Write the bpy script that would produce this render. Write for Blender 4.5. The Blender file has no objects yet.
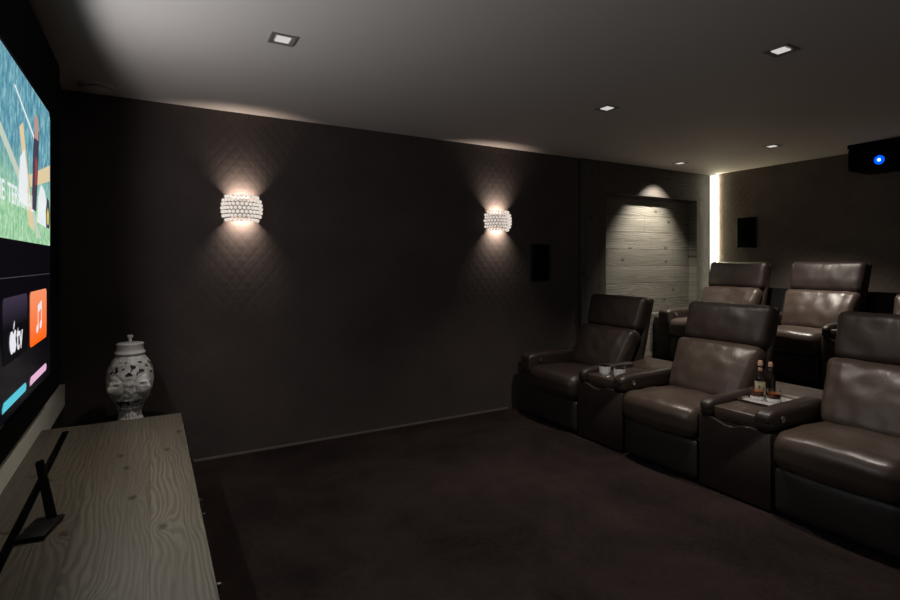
import bpy, bmesh, math, random
from mathutils import Vector, Matrix, noise
R = math.radians
S = bpy.context.scene
C = S.collection
random.seed(7)

# ------------------------------------------------------------------ camera, world, exposure
cam = bpy.data.objects.new('camera', bpy.data.cameras.new('camera')); C.objects.link(cam)
cam.location = (0, 0, 1.40); cam.rotation_euler = (R(90), 0, R(-29.8))
cam.data.sensor_width = 36; cam.data.lens = 524 / 900 * 36; cam.data.shift_y = -37 / 900
cam.data.clip_start = .02
S.camera = cam
wd = bpy.data.worlds.new('world'); S.world = wd; wd.use_nodes = True
wd.node_tree.nodes['Background'].inputs[0].default_value = (1.0, .93, .88, 1)
wd.node_tree.nodes['Background'].inputs[1].default_value = .09  # dim ambient fill, added to reach the ceiling through the open near side
S.view_settings.view_transform = 'Standard'; S.view_settings.look = 'None'
S.view_settings.gamma = 1; S.view_settings.use_curve_mapping = False
S.view_settings.exposure = 0.0
S.cycles.use_denoising = True
S.cycles.max_bounces = 8; S.cycles.sample_clamp_indirect = 4
S.cycles.caustics_reflective = False; S.cycles.caustics_refractive = False
DOWN_W = 95      # ceiling spots
SCONCE_W = 5.5
TV_W = 34

# ------------------------------------------------------------------ materials
def mat(name, col=(.5, .5, .5), rough=.5, metal=0, **kw):
    m = bpy.data.materials.new(name); m.use_nodes = True
    b = m.node_tree.nodes['Principled BSDF']
    b.inputs['Base Color'].default_value = (*col, 1); b.inputs['Roughness'].default_value = rough
    b.inputs['Metallic'].default_value = metal
    for k, v in kw.items(): b.inputs[k.replace('_', ' ')].default_value = v
    return m
def emit(name, col, st, rough=.4):
    return mat(name, (.001, .001, .001), rough, 0, Specular_IOR_Level=.08, Emission_Color=(*col, 1), Emission_Strength=st)
class N:
    """small node helper"""
    def __init__(s, m): s.t = m.node_tree; s.b = s.t.nodes['Principled BSDF']
    def n(s, typ, **kw):
        o = s.t.nodes.new(typ)
        for k, v in kw.items(): setattr(o, k, v)
        return o
    def l(s, a, b): s.t.links.new(a, b)
    def coord(s, scale=(1, 1, 1), kind='Object', rot=(0, 0, 0)):
        c = s.n('ShaderNodeTexCoord'); mp = s.n('ShaderNodeMapping')
        mp.inputs['Scale'].default_value = scale; mp.inputs['Rotation'].default_value = rot
        s.l(c.outputs[kind], mp.inputs[0]); return mp.outputs[0]
    def noise(s, vec, scale, detail=4, rough=.5, dist=0):
        o = s.n('ShaderNodeTexNoise'); o.inputs['Scale'].default_value = scale
        o.inputs['Detail'].default_value = detail; o.inputs['Roughness'].default_value = rough
        o.inputs['Distortion'].default_value = dist
        s.l(vec, o.inputs['Vector']); return o.outputs['Fac']
    def ramp(s, fac, stops):
        o = s.n('ShaderNodeValToRGB'); e = o.color_ramp.elements
        while len(e) < len(stops): e.new(.5)
        for i, (p, c) in enumerate(stops):
            e[i].position = p; e[i].color = (*c, 1) if len(c) == 3 else c
        s.l(fac, o.inputs[0]); return o.outputs[0]
    def math(s, op, a, b=0.0, c=None):
        o = s.n('ShaderNodeMath', operation=op)
        for i, v in enumerate((a, b) if c is None else (a, b, c)):
            if isinstance(v, (int, float)): o.inputs[i].default_value = v
            else: s.l(v, o.inputs[i])
        return o.outputs[0]
    def mix(s, f, a, b, mode='MIX'):
        o = s.n('ShaderNodeMix', data_type='RGBA', blend_type=mode)
        for i, v in ((0, f), (6, a), (7, b)):
            if isinstance(v, (int, float)): o.inputs[i].default_value = v
            elif isinstance(v, tuple): o.inputs[i].default_value = (*v, 1)
            else: s.l(v, o.inputs[i])
        return o.outputs[2]
    def bump(s, h, strength=.3, dist=.01, normal=None):
        o = s.n('ShaderNodeBump'); o.inputs['Strength'].default_value = strength
        o.inputs['Distance'].default_value = dist
        s.l(h, o.inputs['Height'])
        if normal is not None: s.l(normal, o.inputs['Normal'])
        s.l(o.outputs[0], s.b.inputs['Normal']); return o.outputs[0]

def leather(name, col, rough):
    m = mat(name, col, rough); n = N(m)
    v = n.coord()
    big = n.noise(v, 3.5, 3, .5)
    n.l(n.ramp(big, [(.25, tuple(c * .82 for c in col)), (.75, tuple(c * 1.15 for c in col))]), n.b.inputs['Base Color'])
    vo = n.n('ShaderNodeTexVoronoi'); vo.inputs['Scale'].default_value = 260; n.l(v, vo.inputs['Vector'])
    b1 = n.bump(vo.outputs['Distance'], .12, .002)
    wr = n.noise(n.coord((1.0, 1.0, .55)), 9, 3, .55, 1.2)
    n.bump(wr, .20, .012, b1)
    rr = n.n('ShaderNodeMapRange'); n.l(n.noise(v, 14, 2), rr.inputs[0])
    rr.inputs[3].default_value = rough - .05; rr.inputs[4].default_value = rough + .1
    n.l(rr.outputs[0], n.b.inputs['Roughness'])
    return m
M = {}
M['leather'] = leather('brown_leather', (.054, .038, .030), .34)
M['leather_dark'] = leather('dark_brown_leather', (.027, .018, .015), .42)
M['base'] = leather('base_leather', (.022, .016, .014), .5)
M['black'] = mat('black_plastic', (.004, .004, .004), .5, Specular_IOR_Level=.25)
M['gloss_black'] = mat('black_gloss', (.003, .003, .004), .15)
M['gap'] = mat('black_fabric', (.003, .0027, .0027), .95, Specular_IOR_Level=.05)
M['steel'] = mat('brushed_steel', (.45, .44, .42), .3, 1)
M['chrome'] = mat('chrome', (.7, .7, .7), .15, 1)
M['dark_metal'] = mat('dark_metal', (.06, .055, .05), .4, .8)

def fabric_wall(name, col, axis):
    """padded fabric with stitched diamonds. axis 0: wall runs along x, 1: along y"""
    m = mat(name, col, .85); n = N(m)
    c = n.n('ShaderNodeTexCoord'); sp = n.n('ShaderNodeSeparateXYZ'); n.l(c.outputs['Object'], sp.inputs[0])
    u = sp.outputs[axis]; w = sp.outputs[2]
    a = n.math('MULTIPLY', n.math('ADD', n.math('MULTIPLY', u, 1.25), w), 1 / .105)
    b = n.math('MULTIPLY', n.math('SUBTRACT', n.math('MULTIPLY', u, 1.25), w), 1 / .105)
    def tri(q): return n.math('PINGPONG', q, .5)
    h = n.math('POWER', n.math('MULTIPLY', n.math('MINIMUM', tri(a), tri(b)), 2), .4)
    b1 = n.bump(h, .32, .006)
    v = n.coord()
    n.bump(n.noise(v, 400, 2), .25, .002, b1)
    cl = n.noise(v, 2.2, 5, .6)
    n.l(n.ramp(cl, [(.3, tuple(x * .75 for x in col)), (.7, tuple(x * 1.25 for x in col))]), n.b.inputs['Base Color'])
    n.b.inputs['Sheen Weight'].default_value = .15
    return m
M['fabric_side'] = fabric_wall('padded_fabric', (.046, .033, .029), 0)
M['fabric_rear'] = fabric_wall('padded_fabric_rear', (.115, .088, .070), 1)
M['wall_dark'] = mat('dark_brown_wall', (.010, .008, .0075), .8)
m = M['carpet'] = mat('brown_carpet', (.03, .02, .018), .97); n = N(m)
v = n.coord(); f = n.noise(v, 1.6, 6, .65, .4)
c1 = n.ramp(f, [(.34, (.0075, .0050, .0046)), (.64, (.030, .0205, .0188))])
n.l(n.mix(.35, c1, n.ramp(n.noise(v, 38, 5, .75), [(.3, (.004, .0027, .0025)), (.7, (.032, .0215, .0198))])), n.b.inputs['Base Color'])
n.bump(n.noise(v, 220, 3, .7), .6, .006); n.b.inputs['Specular IOR Level'].default_value = .1
m = M['ceiling'] = mat('painted_ceiling', (.68, .62, .585), .75); n = N(m)
n.bump(n.noise(n.coord(), 90, 4), .05, .003)
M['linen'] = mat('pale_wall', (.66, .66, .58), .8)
M['baseboard'] = mat('baseboard_grey', (.13, .11, .10), .45)

def wood(name, dark, light, axis, rows, boards=None, knots=5.0, rough=.6, fine=1.0, seam=.0015, seamcol=None):
    """grain runs along `axis`; rows = (axis across boards, board width); boards = board length"""
    m = mat(name, light, rough); n = N(m)
    c = n.n('ShaderNodeTexCoord'); sp = n.n('ShaderNodeSeparateXYZ'); n.l(c.outputs['Object'], sp.inputs[0])
    L = sp.outputs[axis]; across = rows[0]; W = sp.outputs[across]
    q = n.math('DIVIDE', W, rows[1]); idx = n.math('FLOOR', q); fr = n.math('FRACT', q)
    off = n.math('MULTIPLY', n.math('FRACT', n.math('MULTIPLY', n.math('SINE', n.math('MULTIPLY', idx, 12.9898)), 437.58)), 7.3)
    Ls = n.math('ADD', L, off)
    # knots: cells stretched along the grain
    cv = n.n('ShaderNodeCombineXYZ'); n.l(n.math('MULTIPLY', Ls, .55), cv.inputs[0]); n.l(n.math('MULTIPLY', W, 1.0), cv.inputs[1]); n.l(idx, cv.inputs[2])
    vo = n.n('ShaderNodeTexVoronoi'); vo.inputs['Scale'].default_value = knots; vo.voronoi_dimensions = '2D'; n.l(cv.outputs[0], vo.inputs['Vector'])
    d = vo.outputs['Distance']
    pull = n.math('MULTIPLY', n.math('EXPONENT', n.math('MULTIPLY', d, -8)), .07)
    lv = n.n('ShaderNodeCombineXYZ'); n.l(n.math('MULTIPLY', Ls, .8), lv.inputs[0]); n.l(n.math('MULTIPLY', W, 5), lv.inputs[1]); n.l(idx, lv.inputs[2])
    wob = n.noise(lv.outputs[0], 1.4, 3, .5)
    ph = n.math('ADD', n.math('ADD', W, pull), n.math('MULTIPLY', wob, .16))
    ring = n.math('SINE', n.math('MULTIPLY', ph, 520 * fine))
    patch = n.ramp(n.noise(lv.outputs[0], .9, 2), [(.35, (.15, .15, .15)), (.65, (1, 1, 1))])
    fv = n.n('ShaderNodeCombineXYZ'); n.l(n.math('MULTIPLY', Ls, 3), fv.inputs[0]); n.l(n.math('MULTIPLY', W, 130), fv.inputs[1]); n.l(idx, fv.inputs[2])
    fib = n.noise(fv.outputs[0], 1.0, 4, .6)
    g = n.math('ADD', n.math('MULTIPLY', n.math('ADD', ring, 1), n.math('MULTIPLY', patch, .26)), n.math('MULTIPLY', fib, .75))
    col = n.ramp(g, [(.15, dark), (.8, light)])
    kd = n.ramp(d, [(.025, (.13, .10, .08)), (.075, (1, 1, 1))])
    col = n.mix(.75, col, kd, 'MULTIPLY')
    tone = n.noise(lv.outputs[0], .7, 1); bi = n.n('ShaderNodeTexWhiteNoise', noise_dimensions='1D'); n.l(idx, bi.inputs['W'])
    col = n.mix(.35, col, n.ramp(bi.outputs['Value'], [(0, (.45, .45, .45)), (1, (1, 1, 1))]), 'MULTIPLY')
    # seams
    e = n.math('MINIMUM', fr, n.math('SUBTRACT', 1, fr)); s1 = n.math('LESS_THAN', e, seam / rows[1])
    if boards:
        fl = n.math('FRACT', n.math('DIVIDE', Ls, boards)); s2 = n.math('LESS_THAN', fl, .003 / boards)
        s1 = n.math('MAXIMUM', s1, s2)
    if seam: col = n.mix(n.math('MULTIPLY', s1, .75), col, seamcol or tuple(x * .3 for x in dark))
    n.l(col, n.b.inputs['Base Color'])
    hh = n.math('SUBTRACT', n.math('MULTIPLY', g, .5), n.math('MULTIPLY', s1, 1.0))
    n.bump(hh, .5, .004)
    return m
M['niche_wood'] = wood('weathered_planks', (.060, .052, .042), (.25, .225, .18), 0, (2, .195), 1.1, 3.2, .7, .55, .003)
M['frame_wood_v'] = wood('dark_board_upright', (.030, .024, .020), (.105, .088, .074), 2, (0, .19), None, 3.0, .6, .5, .002)
M['frame_wood_h'] = wood('dark_board_level', (.030, .024, .020), (.105, .088, .074), 0, (2, .19), None, 3.0, .6, .5, .002)
M['pine'] = wood('greyed_pine', (.062, .052, .038), (.155, .138, .102), 1, (0, .208), None, 4.4, .5, .75, .0008)

# ------------------------------------------------------------------ object helpers
def link(name, me, m=None, parent=None):
    o = bpy.data.objects.new(name, me); C.objects.link(o)
    if m is not None: me.materials.append(m)
    if parent is not None: o.parent = parent
    return o
def thing(name, label, cat, loc=(0, 0, 0), rz=0, group=None):
    o = bpy.data.objects.new(name, None); C.objects.link(o); o.empty_display_size = .05
    o.location = loc; o.rotation_euler = (0, 0, rz); o['label'] = label; o['category'] = cat
    if group: o['group'] = group
    return o
def tag(o, label, cat, group=None):
    o['label'] = label; o['category'] = cat
    if group: o['group'] = group
    return o
def mesh_from(bm, name, smooth=True, sharp=None):
    bmesh.ops.recalc_face_normals(bm, faces=bm.faces)
    for f in bm.faces: f.smooth = smooth
    if smooth and sharp is not None:
        for e in bm.edges:
            if len(e.link_faces) == 2 and e.calc_face_angle(0) > R(sharp): e.smooth = False
    me = bpy.data.meshes.new(name); bm.to_mesh(me); bm.free(); return me
def box(name, a, b, m, parent=None, bev=0.0, seg=2, smooth=False):
    bm = bmesh.new(); bmesh.ops.create_cube(bm, size=1)
    for v in bm.verts: v.co = Vector([(a[i] + b[i]) / 2 + v.co[i] * (b[i] - a[i]) for i in range(3)])
    if bev: bmesh.ops.bevel(bm, geom=bm.edges[:] , offset=bev, segments=seg, profile=.5, affect='EDGES')
    return link(name, mesh_from(bm, name, bool(bev), 50 if bev else None), m, parent)
def struct(o): o['kind'] = 'structure'; return o
def prism(name, poly, axis, a, b, m, parent=None, bev=0.0, seg=3, bev_all=True):
    """poly: 2D outline in the other two axes, extruded along axis from a to b"""
    def P(p, t):
        q = list(p); q.insert(axis, t); return q
    bm = bmesh.new(); va = [bm.verts.new(P(p, a)) for p in poly]; vb = [bm.verts.new(P(p, b)) for p in poly]
    bm.faces.new(va); bm.faces.new(vb[::-1]); k = len(poly)
    for i in range(k): bm.faces.new((va[i], vb[i], vb[(i + 1) % k], va[(i + 1) % k]))
    if bev: bmesh.ops.bevel(bm, geom=bm.edges[:], offset=bev, segments=seg, profile=.5, affect='EDGES', clamp_overlap=True)
    return link(name, mesh_from(bm, name, bool(bev), 45 if bev else None), m, parent)
def cushion(name, size, r, m, parent, deform=None, n=14, xf=None):
    """a stuffed rounded block centred on its origin; deform gets (position, unit coords)"""
    bm = bmesh.new(); bmesh.ops.create_cube(bm, size=2)
    bmesh.ops.subdivide_edges(bm, edges=bm.edges[:], cuts=n, use_grid_fill=True)
    h = Vector(size) / 2
    rr = r if isinstance(r, (tuple, list)) else (r, r, r)
    for v in bm.verts:
        u = v.co.copy(); p = Vector((u.x * h.x, u.y * h.y, u.z * h.z))
        q = Vector([max(-(h[i] - rr[i]), min(h[i] - rr[i], p[i])) for i in range(3)])
        d = Vector([(p[i] - q[i]) / rr[i] for i in range(3)])
        if d.length > 1e-9:
            d.normalize(); p = q + Vector([d[i] * rr[i] for i in range(3)])
        if deform: p = deform(p, u)
        v.co = xf @ p if xf is not None else p
    return link(name, mesh_from(bm, name), m, parent)
def lathe(name, prof, m, parent=None, seg=32, loc=(0, 0, 0), caps=True):
    bm = bmesh.new(); rings = []
    for r, z in prof:
        if r < 1e-5: rings.append([bm.verts.new((0, 0, z))])
        else: rings.append([bm.verts.new((r * math.cos(2 * math.pi * i / seg), r * math.sin(2 * math.pi * i / seg), z)) for i in range(seg)])
    for a, b in zip(rings, rings[1:]):
        for i in range(seg):
            j = (i + 1) % seg
            if len(a) == 1 and len(b) == 1: continue
            if len(a) == 1: bm.faces.new((a[0], b[i], b[j]))
            elif len(b) == 1: bm.faces.new((a[i], a[j], b[0]))
            else: bm.faces.new((a[i], a[j], b[j], b[i]))
    o = link(name, mesh_from(bm, name, True, 40), m, parent); o.location = loc; return o
def flat(name, pts, x, m, parent, th=.0006):
    """thin drawn shape on a plane facing +X; pts in (y, z)"""
    bm = bmesh.new(); vs = [bm.verts.new((x, *p)) for p in pts]; bm.faces.new(vs)
    return link(name, mesh_from(bm, name, False), m, parent)
def rrect(y0, y1, z0, z1, r, k=5):
    out = []
    for cy, cz, a0 in ((y1 - r, z1 - r, 0), (y0 + r, z1 - r, 90), (y0 + r, z0 + r, 180), (y1 - r, z0 + r, 270)):
        for i in range(k + 1):
            a = R(a0 + 90 * i / k); out.append((cy + r * math.cos(a), cz + r * math.sin(a)))
    return out
def text(name, s, size, loc, m, parent, rot=(R(90), 0, R(90)), sx=1.0):
    cu = bpy.data.curves.new(name, 'FONT'); cu.body = s; cu.size = size; cu.offset = size * .02
    t = bpy.data.objects.new(name, cu); C.objects.link(t)
    me = bpy.data.meshes.new_from_object(t.evaluated_get(bpy.context.evaluated_depsgraph_get()))
    bpy.data.objects.remove(t)
    mx = Matrix.Translation(loc) @ Matrix.Rotation(rot[2], 4, 'Z') @ Matrix.Rotation(rot[0], 4, 'X') @ Matrix.Diagonal((sx, 1, 1, 1))
    me.transform(mx); me.materials.clear()
    return link(name, me, m, parent)
def lamp(name, kind, loc, power, col, parent=None, **kw):
    l = bpy.data.lights.new(name, kind); l.energy = power; l.color = col
    for k, v in kw.items(): setattr(l, k, v)
    o = bpy.data.objects.new(name, l); C.objects.link(o); o.location = loc
    if parent: o.parent = parent
    return o

# ------------------------------------------------------------------ the room
XL, XR, YN, YF, H = -.48, 6.10, -2.4, 4.10, 2.5
struct(box('floor', (XL - .2, YN, -.1), (XR + .2, 4.4, 0), M['carpet']))
struct(box('ceiling', (XL - .2, YN, H), (XR + .2, 4.4, H + .1), M['ceiling']))
struct(box('wall_left', (XL - .1, YN, 0), (XL, 4.30, H), M['wall_dark']))
struct(box('wall_back', (XL, YF, 0), (3.905, YF + .1, H), M['fabric_side']))
struct(box('wall_right', (XR, YN, 0), (XR + .1, 4.30, H), M['fabric_rear']))
struct(box('baseboard_back', (XL, 4.088, 0), (2.99, YF, .014), M['baseboard']))
# wooden end of the long wall, with its shallow recess
w = bpy.data.objects.new('wall_back_wood', None); C.objects.link(w); struct(w)
PX0, PX1, PF = 3.925, 6.068, 4.08
NX0, NX1, NZ0, NZ1, ND = 4.281, 5.835, .815, 2.165, 4.19
box('left_board', (PX0, PF, 0), (NX0, 4.30, H), M['frame_wood_v'], w)
box('right_board', (NX1, PF, 0), (PX1, 4.30, H), M['frame_wood_v'], w)
box('top_board', (NX0, PF, NZ1), (NX1, 4.30, H), M['frame_wood_h'], w)
box('lower_board', (NX0, PF, 0), (NX1, 4.30, NZ0), M['niche_wood'], w)
box('recess_back', (NX0, ND, NZ0), (NX1, 4.30, NZ1), M['niche_wood'], w)
box('recess_side', (NX1 - .004, PF + .001, NZ0), (NX1, ND, NZ1), M['niche_wood'], w)  # paler wood stands in for the light falling on this reveal
struct(box('trim_shadow_gap', (3.905, 4.14, 0), (3.925, 4.2, H), M['gap']))
struct(box('floor_riser', (4.55, -.6, 0), (XR, 4.08, .315), M['carpet'], None, .008))
struct(box('wall_right_panel', (6.075, .2, .315), (XR, 3.97, 1.12), M['wall_dark'], None))
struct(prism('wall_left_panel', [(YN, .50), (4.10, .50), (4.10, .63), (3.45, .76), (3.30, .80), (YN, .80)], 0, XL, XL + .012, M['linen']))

# LED strip in the corner
t = thing('led_strip', 'upright glowing white light strip in the corner beside the wooden wall', 'light strip', (XR, 4.03, 0))
box('channel', (-.008, -.042, .02), (0, .048, 2.495), M['steel'], t)
M['led'] = emit('led_diffuser', (1.0, .96, .84), 1.25)
M['led_side'] = emit('led_edge', (1.0, .91, .62), 34)
box('diffuser', (-.020, -.042, .02), (-.008, .046, 2.495), M['led'], t, .004)
box('edge_light', (-.022, -.050, .02), (-.001, -.043, 2.495), M['led_side'], t)
box('lip', (-.024, -.050, .02), (-.022, -.043, 2.495), M['steel'], t)  # cover added to keep the edge light off the wooden board

# ------------------------------------------------------------------ ceiling downlights
M['trim_metal'] = mat('trim_metal', (.26, .25, .24), .4, .3)
M['lens'] = emit('lamp_lens', (1, .96, .92), .62)
DL = [(.567, 2.641, 'square ceiling downlight nearest the TV wall', 8, .6),
      (2.828, 1.499, 'square ceiling downlight above the nearest front row seat, top right in view', 8, .9),
      (2.815, 2.673, 'square ceiling downlight above the middle front row seat', 8, 1.0),
      (5.060, 3.744, 'square ceiling downlight shining on the recess in the wooden wall', 8, 1.0),
      (5.075, 2.771, 'square ceiling downlight above the rear row seats', 8, 1.9)]
for i, (x, y, lab, rz, k) in enumerate(DL):
    t = thing('downlight', lab, 'ceiling light', (x, y, H), 0, 'downlights in the ceiling')
    bm = bmesh.new()
    for (a, b, z0, z1) in ((.062, .05, -.006, 0),):
        def ring(r, z): return [bm.verts.new((sx * r, sy * r, z)) for sx, sy in ((-1, -1), (1, -1), (1, 1), (-1, 1))]
        o0, o1, i1, i0 = ring(a, z1), ring(a, z0), ring(b, z0), ring(.040, z1 - .001)
        for A, B in ((o0, o1), (o1, i1), (i1, i0)):
            for j in range(4): bm.faces.new((A[j], A[(j + 1) % 4], B[(j + 1) % 4], B[j]))
    link('trim', mesh_from(bm, 'trim', False), M['trim_metal'], t)
    box('lamp', (-.033, -.033, -.006), (.033, .033, -.001), M['lens'], t, .002)
    if i == 3:
        lamp('lamp_light', 'SPOT', (0, 0, -.012), DOWN_W * 1.6, (1, .96, .86), t, spot_size=R(82), spot_blend=.8, shadow_soft_size=.012).rotation_euler = (R(22), 0, 0)
    else:
        lamp('lamp_light', 'SPOT', (0, 0, -.012), DOWN_W * k, (1, .90, .80), t, spot_size=R(96), spot_blend=.9, shadow_soft_size=.012)

# round ventilation valve in the far corner of the ceiling
t = thing('ceiling_vent', 'round grey ventilation valve in the ceiling corner above the vase', 'vent', (-.285, 3.915, H))
M['vent'] = mat('vent_grey', (.55, .50, .48), .5)
lathe('collar', [(.100, 0), (.102, -.010), (.090, -.016), (.078, -.012), (.074, 0)], M['vent'], t, 40)
lathe('disc', [(0, -.006), (.060, -.008), (.082, -.022), (.082, -.027), (.06, -.036), (0, -.040)], M['vent'], t, 40)

# ------------------------------------------------------------------ wall speakers
def speaker(name, lab, a, b, axis):
    t = thing(name, lab, 'speaker', tuple(a))
    L = [b[i] - a[i] for i in range(3)]
    box('cabinet', (0, 0, 0), tuple(L), M['black'], t, .003)
    if axis == 1: box('grille', (.008, -.004, .008), (L[0] - .008, 0.0, L[2] - .008), M['gap'], t, .001)
    else: box('grille', (-.004, .008, .008), (0, L[1] - .008, L[2] - .008), M['gap'], t, .001)
    return t
speaker('wall_speaker', 'black rectangular speaker on the dark padded wall right of the second sconce', (3.268, 4.075, 1.222), (3.485, 4.10, 1.588), 1)
speaker('wall_speaker', 'black rectangular speaker on the rear wall near the light strip', (6.075, 3.50, 1.575), (6.10, 3.722, 1.937), 0)

# ------------------------------------------------------------------ sconces
M['diffuser'] = emit('warm_diffuser', (1, .88, .78), .22)
M['bead'] = mat('glowing_acrylic', (.9, .87, .84), .15, 0, IOR=1.45, Transmission_Weight=.3, Emission_Color=(1, .90, .82, 1), Emission_Strength=.34)  # beads carry a glow of their own in place of lamp light
def sconce(x, lab):
    t = thing('wall_sconce', lab, 'wall light', (x, 4.098, 1.795), 0, 'beaded wall sconces')
    box('wall_plate', (-.06, -.012, -.045), (.06, 0, .045), M['steel'], t, .003)
    bm = bmesh.new(); K = 18; prev = None            # half-oval milky diffuser, open above and below
    for z in (-.045, .045):
        row = [bm.verts.new((.095 * math.cos(a), -.012 - .075 * math.sin(a), z)) for a in [math.pi * i / K for i in range(K + 1)]]
        if prev:
            for i in range(K): bm.faces.new((prev[i], prev[i + 1], row[i + 1], row[i]))
        prev = row
    link('diffuser', mesh_from(bm, 'diffuser'), M['diffuser'], t)
    bm = bmesh.new()
    rows = 7
    for r in range(rows):
        ph = (r - (rows - 1) / 2) / ((rows - 1) / 2)
        z = .084 * ph
        sc = math.sqrt(max(.0, 1 - (abs(ph) * .66) ** 2.6))
        rx, ry = .136 * sc, .122 * sc
        k = 14 if abs(ph) < .9 else 12; n = k + 1 if r % 2 else k
        for i in range(n):
            a = math.pi * (i + (0 if r % 2 else .5)) / k
            p = Vector((rx * math.cos(a), -.012 - ry * math.sin(a), z))
            bmesh.ops.create_icosphere(bm, subdivisions=2, radius=.0128, matrix=Matrix.Translation(p) @ Matrix.Rotation(a, 4, 'Z') @ Matrix.Diagonal((.9, 1, 1, 1)))
    link('bead_shade', mesh_from(bm, 'bead_shade'), M['bead'], t)
    for z, s in ((-.056, .9), (.056, .9)):
        bm = bmesh.new()
        pts = [Vector((.12 * s * math.cos(a), -.012 - .115 * s * math.sin(a), z)) for a in [math.pi * i / 20 for i in range(21)]]
        for p, q in zip(pts, pts[1:]):
            d = q - p; mtx = Matrix.Translation((p + q) / 2) @ d.to_track_quat('Z', 'Y').to_matrix().to_4x4()
            bmesh.ops.create_cone(bm, segments=6, radius1=.0025, radius2=.0025, depth=d.length, matrix=mtx, cap_ends=True)
        link('bead_frame', mesh_from(bm, 'bead_frame'), M['steel'], t)
    for s in (1, -1):
        for dx in (-.05, 0, .05):
            o = lamp('lamp_light', 'SPOT', (dx, -.058, .052 * s), SCONCE_W, (1, .82, .68), t, spot_size=R(112), spot_blend=1.0, shadow_soft_size=.01)
            o.rotation_euler = (R(180 - 36), 0, 0) if s > 0 else (R(36), 0, 0)
sconce(.584, 'glowing beaded wall sconce nearer the TV, left one of two')
sconce(2.850, 'glowing beaded wall sconce beside the black wall speaker, right one of two')

# ------------------------------------------------------------------ seats
def bar_arm(name, x0, x1, y0, y1, z0, z1, parent, m):
    """padded armrest with a rounded front end; local coordinates"""
    r = min((y1 - y0) / 2 * .7, .030)
    def df(p, u):
        if u.x < -.2: p.z -= .014 * ((-u.x - .2) / .8) ** 3 * (1 if u.z > 0 else .0)
        return p
    return cushion(name, (x1 - x0, y1 - y0, z1 - z0), (.038, r, min(.034, (z1 - z0) / 2 * .9)), m, parent, df, 10, Matrix.Translation(((x0 + x1) / 2, (y0 + y1) / 2, (z0 + z1) / 2)))
def button(parent, x, y, z, side=-1):
    o = lathe('control_button', [(0, 0), (.018, 0), (.020, .002), (.020, .005), (.014, .0055), (.012, .003), (0, .003)], M['steel'], parent, 24, (x, y, z))
    o.rotation_euler = (R(90) * (1 if side < 0 else -1), 0, 0); return o
SW = .60
def make_seat(lab, x, y, z, cushion_mat='leather', group='leather recliners', outer=None, seed=0):
    """origin: floor under the front edge, at the low-y side; faces -x"""
    t = thing('recliner', lab, 'recliner', (x, y, z), 0, group)
    mc, md, mb = M[cushion_mat], M['leather_dark'], M['base']
    rnd = random.Random(seed)
    def nz(p, k, s): return noise.noise(Vector((p.x * k + seed * 7, p.y * k, p.z * k))) * s
    W = SW
    box('base', (.045, .012, .02), (.80, W - .012, .285), M['base'], t, .01)
    # footrest panel under the seat
    def dfoot(p, u):
        if u.x < 0: p.x -= .010 * (1 - u.y ** 2) * (1 - u.z ** 2)
        return p
    cushion('footrest', (.05, W - .02, .245), .015, mb, t, dfoot, 8, Matrix.Translation((.028, W / 2, .1475)))
    box('plinth', (.06, .03, 0), (.78, W - .03, .02), M['black'], t)
    # seat cushion with a rounded nose
    def dseat(p, u):
        if u.z > 0: p.z += .022 * (1 - u.y ** 2) * (1 - max(0, u.x) ** 2)
        if u.x < 0: p.x -= .035 * (1 - u.y ** 2) * u.x * u.x
        if u.z < 0 and u.x < -.5: p.z -= .012 * (1 - u.y ** 2) * 2 * (-u.x - .5)
        p.z -= .025 * max(0, u.x)
        p += Vector((0, 0, nz(p, 9, .006))); return p
    cushion('seat', (.64, W - .006, .200), (.085, .045, .085), mc, t, dseat, 22, Matrix.Translation((.285, W / 2, .370)))
    # back shell
    sh = [(.56, .22), (.68, .20), (.80, .50), (.915, 1.065), (.900, 1.085), (.880, 1.080), (.800, .80), (.66, .46)]
    so = prism('back_shell', sh, 1, 0, W, md, t, .012, 3)
    for v in so.data.vertices:
        v.co.x -= .012; v.co.y = W / 2 + (v.co.y - W / 2) * (1 + .09 * max(0, min(1, (v.co.z - .58) / .4)))
    # back cushion
    def dback(p, u):
        k = (u.z + 1) / 2
        p.y *= .93 + .15 * k
        if u.x < 0:
            p.x -= .030 * (1 - u.y ** 4) * (1 - u.z ** 2)
            p.x += .010 * math.exp(-((abs(u.y) - .80) / .08) ** 2)
        c = nz(p, 11, .009) + noise.noise(Vector((p.y * 26 + seed, p.z * 7, 3))) * .006 * max(0, abs(u.y) - .35)
        p.x += c; return p
    A = Matrix.Translation((.607, W / 2, .605)) @ Matrix.Rotation(R(27), 4, 'Y')
    cushion('backrest', (.155, W + .02, .455), (.065, .060, .07), mc, t, dback, 26, A)
    def dhead(p, u):
        k = (u.z + 1) / 2
        p.y *= 1.0 + .07 * k
        if u.x < 0: p.x -= .022 * (1 - u.y ** 2) * (1 - u.z ** 2)
        if u.z < 0: p.z -= .008 * (1 - u.y ** 2)
        p.x += nz(p, 10, .006) + noise.noise(Vector((p.y * 30 + seed, p.z * 6, 9))) * .004
        return p
    A = Matrix.Translation((.800, W / 2, .938)) @ Matrix.Rotation(R(17), 4, 'Y')
    cushion('headrest', (.150, W + .028, .318), (.055, .045, .055), md, t, dhead, 24, A)
    if outer:
        y0, y1 = (W + .004, W + .235) if outer > 0 else (-.235, -.004)
        yi = W + .004 if outer > 0 else -.004
        a, b = (y0, y0 + .15) if outer > 0 else (y1 - .15, y1)
        box('side_panel', (.03, min(y0, y1) , 0), (.78, max(y0, y1), .475), mb, t, .02, 3)
        bar_arm('armrest', .0, .74, a, b, .390, .574, t, md)
        button(t, .115, yi - .004 * outer * 1.6, .515, -outer)
    return t
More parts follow.
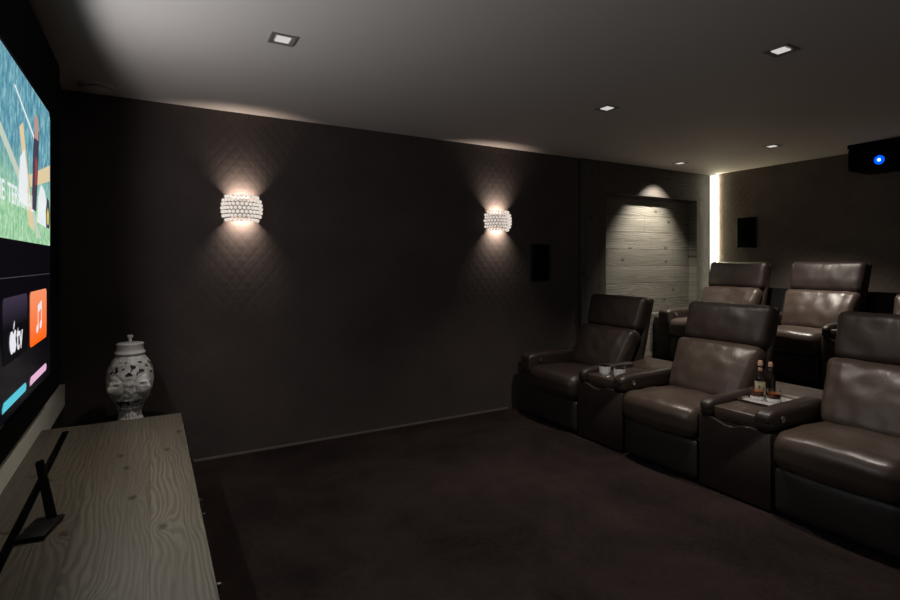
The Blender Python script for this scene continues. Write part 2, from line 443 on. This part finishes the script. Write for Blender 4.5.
def make_console(lab, x, y, z, w, group='consoles between the seats', arms=(.085, .105)):
    t = thing('seat_console', lab, 'console', (x, y, z), 0, group)
    md, mb = M['leather_dark'], M['base']
    ra, la = arms[1], arms[0]                       # low-y arm wider
    box('body', (.036, .004, .0), (.84, w - .004, .440), mb, t, .008)
    # front pad with its wavy upper lip
    pts = [(.006, .015), (w - .006, .015)]
    K = 26
    for i in range(K + 1):
        s = i / K; yy = w - .006 - (w - .012) * s    # s: 0 at high-y side
        zz = .452 - .030 * math.exp(-((s - .42) / .16) ** 2) + .006 * math.exp(-((s - .70) / .08) ** 2) - .012 * s
        pts.append((yy, zz))
    prism('front_pad', pts, 0, .004, .034, M['leather_dark'], t, .004, 2)
    box('tray_top', (.030, ra + .002, .442), (.560, w - la - .002, .520), M['leather'], t, .010, 3)
    bar_arm('armrest', .0, .60, 0, ra, .442, .572, t, md)
    bar_arm('armrest', .0, .60, w - la, w, .442, .560, t, md)
    button(t, .115, -.001, .512, -1)
    prism('storage_lid', [(.566, .442), (.85, .442), (.862, .552), (.846, .566), (.60, .540), (.566, .525)], 1, .006, w - .006, M['leather'], t, .012, 3)
    lathe('cup_ring', [(.026, 0), (.030, .003), (.036, .003), (.038, 0)], M['chrome'], t, 28, (.095, ra + (w - la - ra) * .48, .520))
    return t
FX = 3.0
make_seat('recliner in leather darkened for the weaker light, against the padded wall, farthest of the front row', FX, 3.172, 0, 'leather_dark', 'front row recliners', 1, 1)  # darker leather stands in for the weaker light on this seat
make_console('console with two empty tumblers on it, between two front row recliners', FX, 2.70, 0, .470, 'consoles in the front row')
make_seat('brown leather recliner in the middle of the front row, between both consoles', FX, 2.095, 0, 'leather', 'front row recliners', None, 2)
make_console('console carrying the drinks tray, between two front row recliners', FX, 1.642, 0, .450, 'consoles in the front row')
make_seat('brown leather recliner nearest the camera, cut by the right edge of the photo', FX, 1.038, 0, 'leather', 'front row recliners', None, 3)
BX, BZ = 5.0, .315
make_seat('brown leather recliner beside the wooden wall, left one of the raised rear row', BX, 3.240, BZ, 'leather', 'rear row recliners', 1, 4)
make_console('dark console between the two recliners of the raised rear row', BX, 2.932, BZ, .305, 'consoles in the rear row', (.075, .075))
make_seat('brown leather recliner on the raised rear row, in front of the dark rear wall', BX, 2.330, BZ, 'leather', 'rear row recliners', None, 5)
make_console('rear row console half hidden behind the nearest front recliner', BX, 2.022, BZ, .305, 'consoles in the rear row', (.060, .075))
make_seat('rear row recliner barely seen at the right edge of the photo', BX, 1.420, BZ, 'leather', 'rear row recliners', None, 6)

# ------------------------------------------------------------------ glasses, tray, bottles
M['glass'] = mat('clear_glass', (1, 1, 1), .02, 0, IOR=1.45, Transmission_Weight=1.0)
M['whisky'] = mat('amber_drink', (.55, .16, .04), .05, 0, IOR=1.36, Transmission_Weight=.7)
M['frost'] = mat('cut_glass', (1, 1, 1), .15, 0, IOR=1.5, Transmission_Weight=.2)
def tumbler(lab, x, y, z, full, group):
    t = thing('tumbler', lab, 'glass', (x, y, z), 0, group)
    lathe('glass_wall', [(0, .001), (.032, 0), (.035, .003), (.037, .030), (.039, .082), (.0365, .082), (.0345, .030), (.033, .026), (0, .025)], M['glass'], t, 28)
    bm = bmesh.new()                                # ribbed foot
    K = 40; rows = []
    for r, zz in ((.0362, .0015), (.0374, .010), (.0380, .020), (.0382, .026)) if full else ((.0362, .0015), (.0378, .012), (.0388, .038), (.0396, .056)):
        rows.append([bm.verts.new((r * (1 if i % 2 else .955) * math.cos(2 * math.pi * i / K), r * (1 if i % 2 else .955) * math.sin(2 * math.pi * i / K), zz)) for i in range(K)])
    for a, b in zip(rows, rows[1:]):
        for i in range(K): bm.faces.new((a[i], a[(i + 1) % K], b[(i + 1) % K], b[i]))
    link('cut_foot', mesh_from(bm, 'cut_foot', False), M['frost'], t)
    t.scale = (1.0, 1.0, 1.0) if full else (1.12, 1.12, 1.12)
    if full: lathe('drink', [(0, .0262), (.0325, .0265), (.0345, .030), (.0358, .056), (0, .056)], M['whisky'], t, 28)
    return t
g = 'empty tumblers on the console'
tumbler('empty cut-glass tumbler, left one of the pair on the left console', 3.135, 3.000, .5215, False, g)
tumbler('empty cut-glass tumbler, right one of the pair on the left console', 3.155, 2.868, .5215, False, g)
tr = thing('serving_tray', 'rectangular silver tray with bottles and drinks on the right console', 'tray', (3.455, 1.882, .5215))
M['tray'] = mat('tray_silver', (.62, .61, .58), .32, .6)
box('tray_base', (-.19, -.112, 0), (.19, .112, .004), M['tray'], tr, .0015)
bm = bmesh.new()
def rect(dx, dy, z): return [bm.verts.new((sx * dx, sy * dy, z)) for sx, sy in ((-1, -1), (1, -1), (1, 1), (-1, 1))]
RR = [rect(.188, .110, .004), rect(.197, .119, .015), rect(.200, .122, .014), rect(.190, .112, .002)]
for A, B in zip(RR, RR[1:] + RR[:1]):
    for j in range(4): bm.faces.new((A[j], A[(j + 1) % 4], B[(j + 1) % 4], B[j]))
link('tray_rim', mesh_from(bm, 'tray_rim', False), M['chrome'], tr)
M['bottle'] = mat('dark_bottle_glass', (.010, .007, .004), .06, 0, Coat_Weight=.6)
M['label'] = mat('cream_label', (.50, .43, .30), .7)
M['ink'] = mat('label_ink', (.05, .03, .02), .7)
M['cork'] = mat('pink_brown_stopper', (.42, .25, .19), .5)
def bottle(lab, x, y, z, sc, lab_ang, labelled):
    t = thing('liquor_bottle', lab, 'bottle', (x, y, z), 0, 'bottles on the tray'); s = sc
    lathe('bottle_body', [(0, .002), (.030 * s, 0), (.034 * s, .004), (.035 * s, .125 * s), (.031 * s, .145 * s), (.017 * s, .165 * s), (.0125 * s, .178 * s), (.0125 * s, .205 * s), (.0145 * s, .207 * s), (.0145 * s, .212 * s), (0, .212 * s)], M['bottle'], t, 32)
    lathe('stopper', [(0, .2125 * s), (.011 * s, .2125 * s), (.016 * s, .216 * s), (.0165 * s, .232 * s), (.0145 * s, .242 * s), (.013 * s, .250 * s), (0, .253 * s)], M['cork'], t, 24)
    lathe('neck_band', [(.0132 * s, .180 * s), (.0136 * s, .181 * s), (.0136 * s, .203 * s), (.0132 * s, .204 * s)], M['cork'] if labelled else M['ink'], t, 24)
    bm = bmesh.new(); K = 14; rr = .0356 * s; prev = None; span = 62 if labelled else 30
    for i in range(K + 1):
        a = lab_ang + R(-span + 2 * span * i / K)
        q = [bm.verts.new((rr * math.cos(a), rr * math.sin(a), zz * s)) for zz in (.022, .112)]
        if prev: bm.faces.new((prev[0], q[0], q[1], prev[1]))
        prev = q
    lb = link('label', mesh_from(bm, 'label'), M['label'], t)
    bm = bmesh.new(); rr += .0004
    for (a0, a1, z0, z1) in ((-14, 4, .080, .086), (-4, 6, .068, .080), (-12, -4, .060, .070), (-16, 10, .046, .050), (-10, 14, .034, .040), (-30, 26, .104, .107)):
        aa = [lab_ang + R(a0 + (a1 - a0) * i / 4) for i in range(5)]
        for p, q in zip(aa, aa[1:]):
            bm.faces.new([bm.verts.new((rr * math.cos(k), rr * math.sin(k), zz * s)) for k, zz in ((p, z0), (q, z0), (q, z1), (p, z1))])
    link('label_print', mesh_from(bm, 'label_print'), M['ink'], lb)
    return t
TZ = .526
bottle('dark bottle with a cream label and pinkish stopper on the silver tray', 3.455, 1.960, TZ, .95, R(205), True)
bottle('plain dark bottle standing behind the cream-labelled bottle on the tray', 3.555, 1.950, TZ, .88, R(60), False)
g = 'tumblers of amber drink on the tray'
tumbler('tumbler of amber drink in front of the labelled bottle, left one of two', 3.375, 1.935, TZ, True, g)
tumbler('tumbler of amber drink near the tray edge, right one of two', 3.400, 1.845, TZ, True, g)

# ------------------------------------------------------------------ projector
t = thing('projector', 'black ceiling projector with a glowing blue lens at the rear wall', 'projector', (5.67, 2.16, 2.5))
box('housing', (0, -.28, -.245), (.40, .25, -.035), M['gap'], t, .02, 3)
box('ceiling_mount', (-.0, -.26, -.035), (.36, .25, 0), M['gap'], t)
lathe('lens_ring', [(.050, 0), (.054, .010), (.050, .022), (.042, .022), (.040, .004)], M['gloss_black'], t, 36, (0, -.003, -.178)).rotation_euler = (0, R(-90), 0)
M['beam'] = emit('blue_lens', (.0, .10, 1.0), 1.3)
M['beam_core'] = emit('white_blue_core', (.6, .88, 1.0), 3)
lathe('lens', [(0, .022), (.022, .020), (.040, .010)], M['beam'], t, 36, (0, -.003, -.178)).rotation_euler = (0, R(-90), 0)
lathe('lens_core', [(0, .027), (.010, .025), (.014, .020)], M['beam_core'], t, 24, (0, -.003, -.178)).rotation_euler = (0, R(-90), 0)

# ------------------------------------------------------------------ television
TX = -.385
struct(box('wall_left_black_panel', (XL, YN, .777), (-.400, 3.311, 2.40), M['gap']))
tv = thing('television', 'huge wall-mounted television showing an app menu, left edge of the photo', 'television', (0, 0, 0))
SY0, SY1, SZ0, SZ1 = .90, 2.905, .915, 2.065
box('casing', (-.400, SY0 - .012, SZ0 - .014), (TX - .001, SY1 + .012, SZ1 + .014), M['gloss_black'], tv, .003)
M['scr'] = emit('screen_dark', (.006, .005, .011), .35, .2)
scr = box('screen', (TX - .001, SY0, SZ0), (TX, SY1, SZ1), M['scr'], tv)
for yy in (1.2, 1.9, 2.6):                        # the screen's own light
    lamp('screen_light', 'SPOT', (TX + .03, yy, 1.75), TV_W / 3, (.98, .97, 1.0), tv, spot_size=R(170), spot_blend=.22, shadow_soft_size=.01).rotation_euler = (0, R(-90), 0)
# top picture: a forest scene
m = M['forest'] = emit('screen_picture', (1, 1, 1), 1); n = N(m)
c = n.n('ShaderNodeTexCoord'); sp = n.n('ShaderNodeSeparateXYZ'); n.l(c.outputs['Object'], sp.inputs[0])
v1 = n.n('ShaderNodeMapping'); v1.inputs['Scale'].default_value = (1, 15, 7); n.l(c.outputs['Object'], v1.inputs[0])
tr_ = n.ramp(n.noise(v1.outputs[0], 2.2, 6, .75), [(.30, (.03, .12, .20)), (.48, (.10, .30, .40)), (.62, (.28, .55, .58)), (.78, (.62, .80, .80))])
v2 = n.n('ShaderNodeMapping'); v2.inputs['Scale'].default_value = (1, 14, 10); n.l(c.outputs['Object'], v2.inputs[0])
gr = n.ramp(n.noise(v2.outputs[0], 3.0, 6, .8), [(.30, (.10, .32, .15)), (.5, (.33, .62, .36)), (.7, (.70, .88, .64))])
hz = n.n('ShaderNodeMapRange'); n.l(n.math('ADD', sp.outputs[2], n.math('MULTIPLY', n.noise(v2.outputs[0], .6, 3), .12)), hz.inputs[0])
hz.inputs[1].default_value = 1.64; hz.inputs[2].default_value = 1.86
n.l(n.mix(hz.outputs[0], gr, tr_), n.b.inputs['Emission Color'])
HZ0, HZ1 = 1.476, 2.060
pic = flat('picture', [(SY0, HZ0), (SY1 - .01, HZ0), (SY1 - .01, HZ1 - .03), (SY1 - .04, HZ1), (SY0, HZ1)], TX + .001, m, scr)
E = lambda nm, c, s=1.0: emit(nm, c, s)
EC = {k: E('pixel_' + k, c) for k, c in dict(cream=(.75, .60, .36), white=(.80, .84, .86), pale=(.55, .62, .52), red=(.35, .06, .06),
      dark=(.06, .05, .08), tan=(.60, .42, .25), yellow=(.65, .55, .10), skin=(.50, .30, .24)).items()}
def shape(nm, col, pts, dx=.002): return flat(nm, pts, TX + dx, EC[col], scr)
# camera-side numbers are (y along the screen, z up)
shape('wooden_pole', 'cream', [(2.26, 1.86), (2.32, 1.89), (2.52, 1.52), (2.42, 1.54)])
shape('wooden_pole', 'cream', [(2.42, 1.72), (2.45, 1.68), (2.88, 1.76), (2.88, 1.83)], .0022)
shape('thin_stick', 'white', [(2.18, 1.98), (2.20, 1.985), (2.60, 1.86), (2.58, 1.85)], .0024)
shape('figure', 'dark', [(2.47, 1.60), (2.56, 1.60), (2.60, 1.78), (2.62, 1.92), (2.55, 1.95), (2.50, 1.84)], .0026)
shape('figure', 'skin', [(2.53, 1.88), (2.60, 1.88), (2.61, 1.95), (2.56, 1.98), (2.52, 1.95)], .0028)
shape('figure', 'red', [(2.53, 1.70), (2.57, 1.70), (2.58, 1.80), (2.54, 1.81)], .0030)
shape('figure', 'white', [(2.24, 1.62), (2.38, 1.60), (2.40, 1.70), (2.34, 1.80), (2.27, 1.76)], .0026)
shape('pale_mound', 'white', [(2.58, 1.56), (2.80, 1.55), (2.81, 1.63), (2.75, 1.70), (2.66, 1.72), (2.60, 1.66)], .0032)
shape('wheel', 'dark', [(2.78, 1.55), (2.86, 1.55), (2.875, 1.61), (2.85, 1.67), (2.80, 1.68), (2.77, 1.62)], .0034)
shape('wheel', 'yellow', [(2.80, 1.565), (2.84, 1.565), (2.85, 1.61), (2.82, 1.64), (2.79, 1.61)], .0036)
shape('grass_streak', 'pale', [(1.95, 1.80), (2.0, 1.82), (2.40, 1.66), (2.68, 1.50), (2.60, 1.50), (2.3, 1.66)], .0018)
for wd_, yy in (('NE', 1.93), ('TERMINAL', 2.08), ('EAR', 2.60)):
    text('title_letters', wd_, .085, (TX + .004, yy, 1.592), EC['white'], scr, sx=1.05)
# app tiles
def tile(nm, y0, y1, z0, z1, m, r=.022): return flat(nm, rrect(y0, y1, z0, z1, r), TX + .001, m, scr)
m = M['dtile'] = emit('dark_tile', (1, 1, 1), 1); n = N(m)
c = n.n('ShaderNodeTexCoord'); sp = n.n('ShaderNodeSeparateXYZ'); n.l(c.outputs['Object'], sp.inputs[0])
r_ = n.n('ShaderNodeMapRange'); n.l(sp.outputs[2], r_.inputs[0]); r_.inputs[1].default_value = 1.19; r_.inputs[2].default_value = 1.29
n.l(n.ramp(r_.outputs[0], [(0, (.003, .003, .004)), (1, (.045, .032, .060))]), n.b.inputs['Emission Color'])
m = M['otile'] = emit('orange_tile', (1, 1, 1), 1); n = N(m)
c = n.n('ShaderNodeTexCoord'); sp = n.n('ShaderNodeSeparateXYZ'); n.l(c.outputs['Object'], sp.inputs[0])
r_ = n.n('ShaderNodeMapRange'); n.l(sp.outputs[2], r_.inputs[0]); r_.inputs[1].default_value = 1.08; r_.inputs[2].default_value = 1.29
n.l(n.ramp(r_.outputs[0], [(0, (1.0, .13, .0)), (1, (.95, .30, .14))]), n.b.inputs['Emission Color'])
tile('app_tile', 2.035, 2.400, 1.085, 1.292, M['dtile'])
tile('app_tile', 2.450, 2.805, 1.085, 1.292, M['otile'])
EC['glyph'] = E('glyph_white', (.82, .80, .86))
def ell(cy, cz, a, b, k=20, t=0): return [(cy + a * math.cos(2 * math.pi * i / k) * math.cos(t) - b * math.sin(2 * math.pi * i / k) * math.sin(t), cz + a * math.cos(2 * math.pi * i / k) * math.sin(t) + b * math.sin(2 * math.pi * i / k) * math.cos(t)) for i in range(k)]
ap = [(2.172, 1.168), (2.158, 1.180), (2.138, 1.181), (2.122, 1.166), (2.118, 1.146), (2.126, 1.124), (2.142, 1.108), (2.158, 1.108), (2.170, 1.112), (2.186, 1.108), (2.202, 1.112), (2.216, 1.132), (2.206, 1.141), (2.202, 1.154), (2.208, 1.168), (2.214, 1.174), (2.202, 1.182), (2.188, 1.180)]
shape('fruit_logo', 'glyph', ap, .002)
shape('fruit_logo', 'glyph', [(2.172, 1.184), (2.176, 1.200), (2.192, 1.214), (2.190, 1.198), (2.182, 1.186)], .002)
text('tv_letters', 'tv', .125, (TX + .002, 2.222, 1.112), EC['glyph'], scr, sx=.95)
shape('music_note', 'glyph', ell(2.590, 1.142, .022, .016, t=.3), .002)
shape('music_note', 'glyph', ell(2.662, 1.152, .022, .016, t=.3), .002)
shape('music_note', 'glyph', [(2.600, 1.142), (2.612, 1.142), (2.612, 1.205), (2.672, 1.217), (2.672, 1.152), (2.684, 1.152), (2.684, 1.250), (2.600, 1.232)], .002)
EC['cyan'] = E('tile_cyan', (.10, .55, .68)); EC['pink'] = E('tile_pink', (.80, .45, .66))
shape('app_tile', 'cyan', [(2.03, .945), (2.37, .945), (2.385, .960), (2.37, .975), (2.05, .975), (2.03, .960)], .001)
shape('app_tile', 'pink', [(2.45, .945), (2.79, .945), (2.805, .960), (2.79, .975), (2.47, .975), (2.45, .960)], .001)
EC['line'] = E('line_dim', (.05, .05, .06))
shape('divider_line', 'line', [(SY0, 1.352), (SY1 - .02, 1.352), (SY1 - .02, 1.355), (SY0, 1.355)], .001)

# ------------------------------------------------------------------ sideboard
BY0, BY1, BX1, BTOP = .88, 3.262, .150, .57
sb = thing('sideboard', 'long low pine sideboard with a greyed knotty top below the television', 'sideboard', (0, 0, 0))
box('top_board', (XL + .014, BY0, BTOP - .028), (BX1, BY1, BTOP), M['pine'], sb, .002)
box('carcass', (XL + .014, BY0 + .02, .06), (.118, BY1 - .02, BTOP - .028), M['pine'], sb)
box('plinth', (XL + .03, BY0 + .05, 0), (.09, BY1 - .05, .06), M['gap'], sb)
nd = 4; L = (BY1 - BY0 - .05) / nd
for i in range(nd):
    y0 = BY0 + .025 + L * i + .002; y1 = y0 + L - .004
    for (z0, z1, hz_) in ((.375, .537, .510), (.07, .371, .30)):
        d = box('drawer', (.119, y0, z0), (.138, y1, z1), M['pine'], sb, .002)
        if z0 > .3:
            for yk in ((y0 + .06, y1 - .06)):
                bm = bmesh.new()
                bmesh.ops.create_cone(bm, segments=12, radius1=.004, radius2=.004, depth=.022, cap_ends=True, matrix=Matrix.Translation((.149, yk, hz_)) @ Matrix.Rotation(R(90), 4, 'Y'))
                bmesh.ops.create_cone(bm, segments=12, radius1=.0055, radius2=.0055, depth=.036, cap_ends=True, matrix=Matrix.Translation((.163, yk, hz_)))
                link('handle', mesh_from(bm, 'handle', True, 40), M['steel'], d)
# long dark cable slot let into the top
t = box('cable_slot', (-.372, .95, BTOP + .0003), (-.346, 3.17, BTOP + .004), M['gloss_black'])
tag(t, 'long thin black strip lying along the sideboard top', 'strip')
# small black stand
t = thing('remote_stand', 'small black stand with a square foot and upright blade on the sideboard', 'stand', (-.295, 2.04, BTOP + .0045))
prism('foot', [(-.052, -.070), (.020, -.078), (.056, .060), (-.020, .072)], 2, 0, .012, M['black'], t, .003, 2)
bm = bmesh.new()
lo = [(.008, .040, .012), (.036, .040, .012), (.038, .052, .012), (.010, .052, .012)]
hi = [(-.028, .088, .182), (-.006, .088, .190), (-.004, .098, .190), (-.026, .098, .182)]
a = [bm.verts.new(p) for p in lo]; b = [bm.verts.new(p) for p in hi]
bm.faces.new(a[::-1]); bm.faces.new(b)
for i in range(4): bm.faces.new((a[i], a[(i + 1) % 4], b[(i + 1) % 4], b[i]))
bmesh.ops.bevel(bm, geom=bm.edges[:], offset=.003, segments=2, affect='EDGES')
link('blade', mesh_from(bm, 'blade', True, 50), M['black'], t)

# ------------------------------------------------------------------ vase on its dark stand
VX, VY, VZ = -.103, 3.70, .452
t = thing('side_table', 'black round side table hidden in the dark corner under the vase', 'side table', (VX, VY, 0))
lathe('table_top', [(0, .425), (.20, .425), (.205, .430), (.205, .445), (.20, .451), (0, .451)], M['black'], t, 48)
lathe('pedestal', [(0, .012), (.13, .012), (.035, .03), (.028, .06), (.028, .40), (.06, .425), (0, .425)], M['black'], t, 32)
lathe('foot', [(0, 0), (.15, 0), (.15, .008), (.13, .012), (0, .012)], M['black'], t, 40)
m = M['ceramic'] = mat('grey_white_ceramic', (.42, .41, .40), .4); n = N(m)
v = n.coord()
vo = n.n('ShaderNodeTexVoronoi'); vo.feature = 'DISTANCE_TO_EDGE'; vo.inputs['Scale'].default_value = 42; n.l(v, vo.inputs['Vector'])
c = n.n('ShaderNodeTexCoord'); sp = n.n('ShaderNodeSeparateXYZ'); n.l(c.outputs['Object'], sp.inputs[0])
def band(z0, z1):
    return n.math('MULTIPLY', n.math('GREATER_THAN', sp.outputs[2], z0), n.math('LESS_THAN', sp.outputs[2], z1))
holes = n.math('GREATER_THAN', n.noise(v, 30, 2, .5), .56)
msk = n.math('MULTIPLY', n.math('MAXIMUM', band(.285, .365), band(.095, .135)), holes)
base = n.ramp(n.noise(v, 24, 4, .7), [(.3, (.40, .39, .38)), (.65, (.66, .65, .63))])
n.l(n.mix(msk, base, (.012, .011, .011)), n.b.inputs['Base Color'])
n.bump(n.math('ADD', vo.outputs['Distance'], n.math('MULTIPLY', n.noise(v, 60, 3), .3)), .35, .010)
jar = thing('lidded_jar', 'tall grey-white ceramic jar with lid and face reliefs in the dark corner', 'jar', (VX, VY, VZ), 0)
prof = [(.0, .0), (.060, .0), (.064, .010), (.056, .030), (.054, .060), (.070, .095), (.098, .140), (.118, .195), (.124, .245), (.120, .300), (.104, .350), (.080, .385), (.066, .400)]
def rad(z):
    for (r0, z0), (r1, z1) in zip(prof[1:], prof[2:]):
        if z <= z1:
            k = (z - z0) / max(1e-6, z1 - z0); k = k * k * (3 - 2 * k) * .35 + k * .65
            return r0 + (r1 - r0) * k
    return prof[-1][0]
cdir = math.atan2(-VY, -VX)
bm = bmesh.new(); K, J = 220, 150; rows = []
def G(a, b, s, t_): return math.exp(-(a / s) ** 2 - (b / t_) ** 2)
def relief(th, z):
    h = 0
    for fa in (cdir - R(40), cdir + R(36)):
        d = (th - fa + math.pi) % (2 * math.pi) - math.pi; u = d * .12 * .82; w = (z - .222) * .82
        if abs(u) > .07 or abs(w) > .09: continue
        h += .030 * G(u, w, .027, .040) - .006 * math.exp(-((math.hypot(u / .040, w / .056) - 1) / .12) ** 2)                                  # head
        h += .022 * G(u, w + .004, .0065, .022) + .006 * G(u, w + .016, .011, .007)   # nose
        h += .005 * (G(u - .014, w - .022, .013, .005) + G(u + .014, w - .022, .013, .005))  # brow
        h -= .015 * (G(u - .015, w - .010, .009, .007) + G(u + .015, w - .010, .009, .007))  # eye sockets
        h += .006 * G(u, w + .030, .012, .004) - .005 * G(u, w + .0345, .012, .0018) + .005 * G(u, w + .039, .010, .003)
        h += .007 * G(u, w + .052, .012, .008)                              # chin
        h += .008 * G(u, w - .050, .036, .012)                              # hair
    if z < .09: h += .004 * abs(math.sin(th * 11))
    h += .0035 * noise.noise(Vector((math.cos(th) * 6, math.sin(th) * 6, z * 45)))
    return h
for j in range(J + 1):
    z = .4 * j / J
    rows.append([bm.verts.new(((rad(z) + relief(2 * math.pi * i / K, z)) * math.cos(2 * math.pi * i / K), (rad(z) + relief(2 * math.pi * i / K, z)) * math.sin(2 * math.pi * i / K), z)) for i in range(K)])
for a, b in zip(rows, rows[1:]):
    for i in range(K): bm.faces.new((a[i], a[(i + 1) % K], b[(i + 1) % K], b[i]))
bm.faces.new(rows[0][::-1]); bm.faces.new(rows[-1])
link('body', mesh_from(bm, 'body'), m, jar)
M['ceramic_plain'] = mat('plain_ceramic', (.62, .60, .58), .35)
ld = lathe('lid', [(0, .401), (.078, .401), (.082, .410), (.076, .420), (.070, .424), (.070, .455), (.074, .462), (.066, .468), (0, .472)], M['ceramic_plain'], jar, 40)
lathe('knob', [(0, .4725), (.010, .4725), (.007, .490), (.016, .505), (.015, .514), (0, .512)], M['ceramic_plain'], ld, 24)
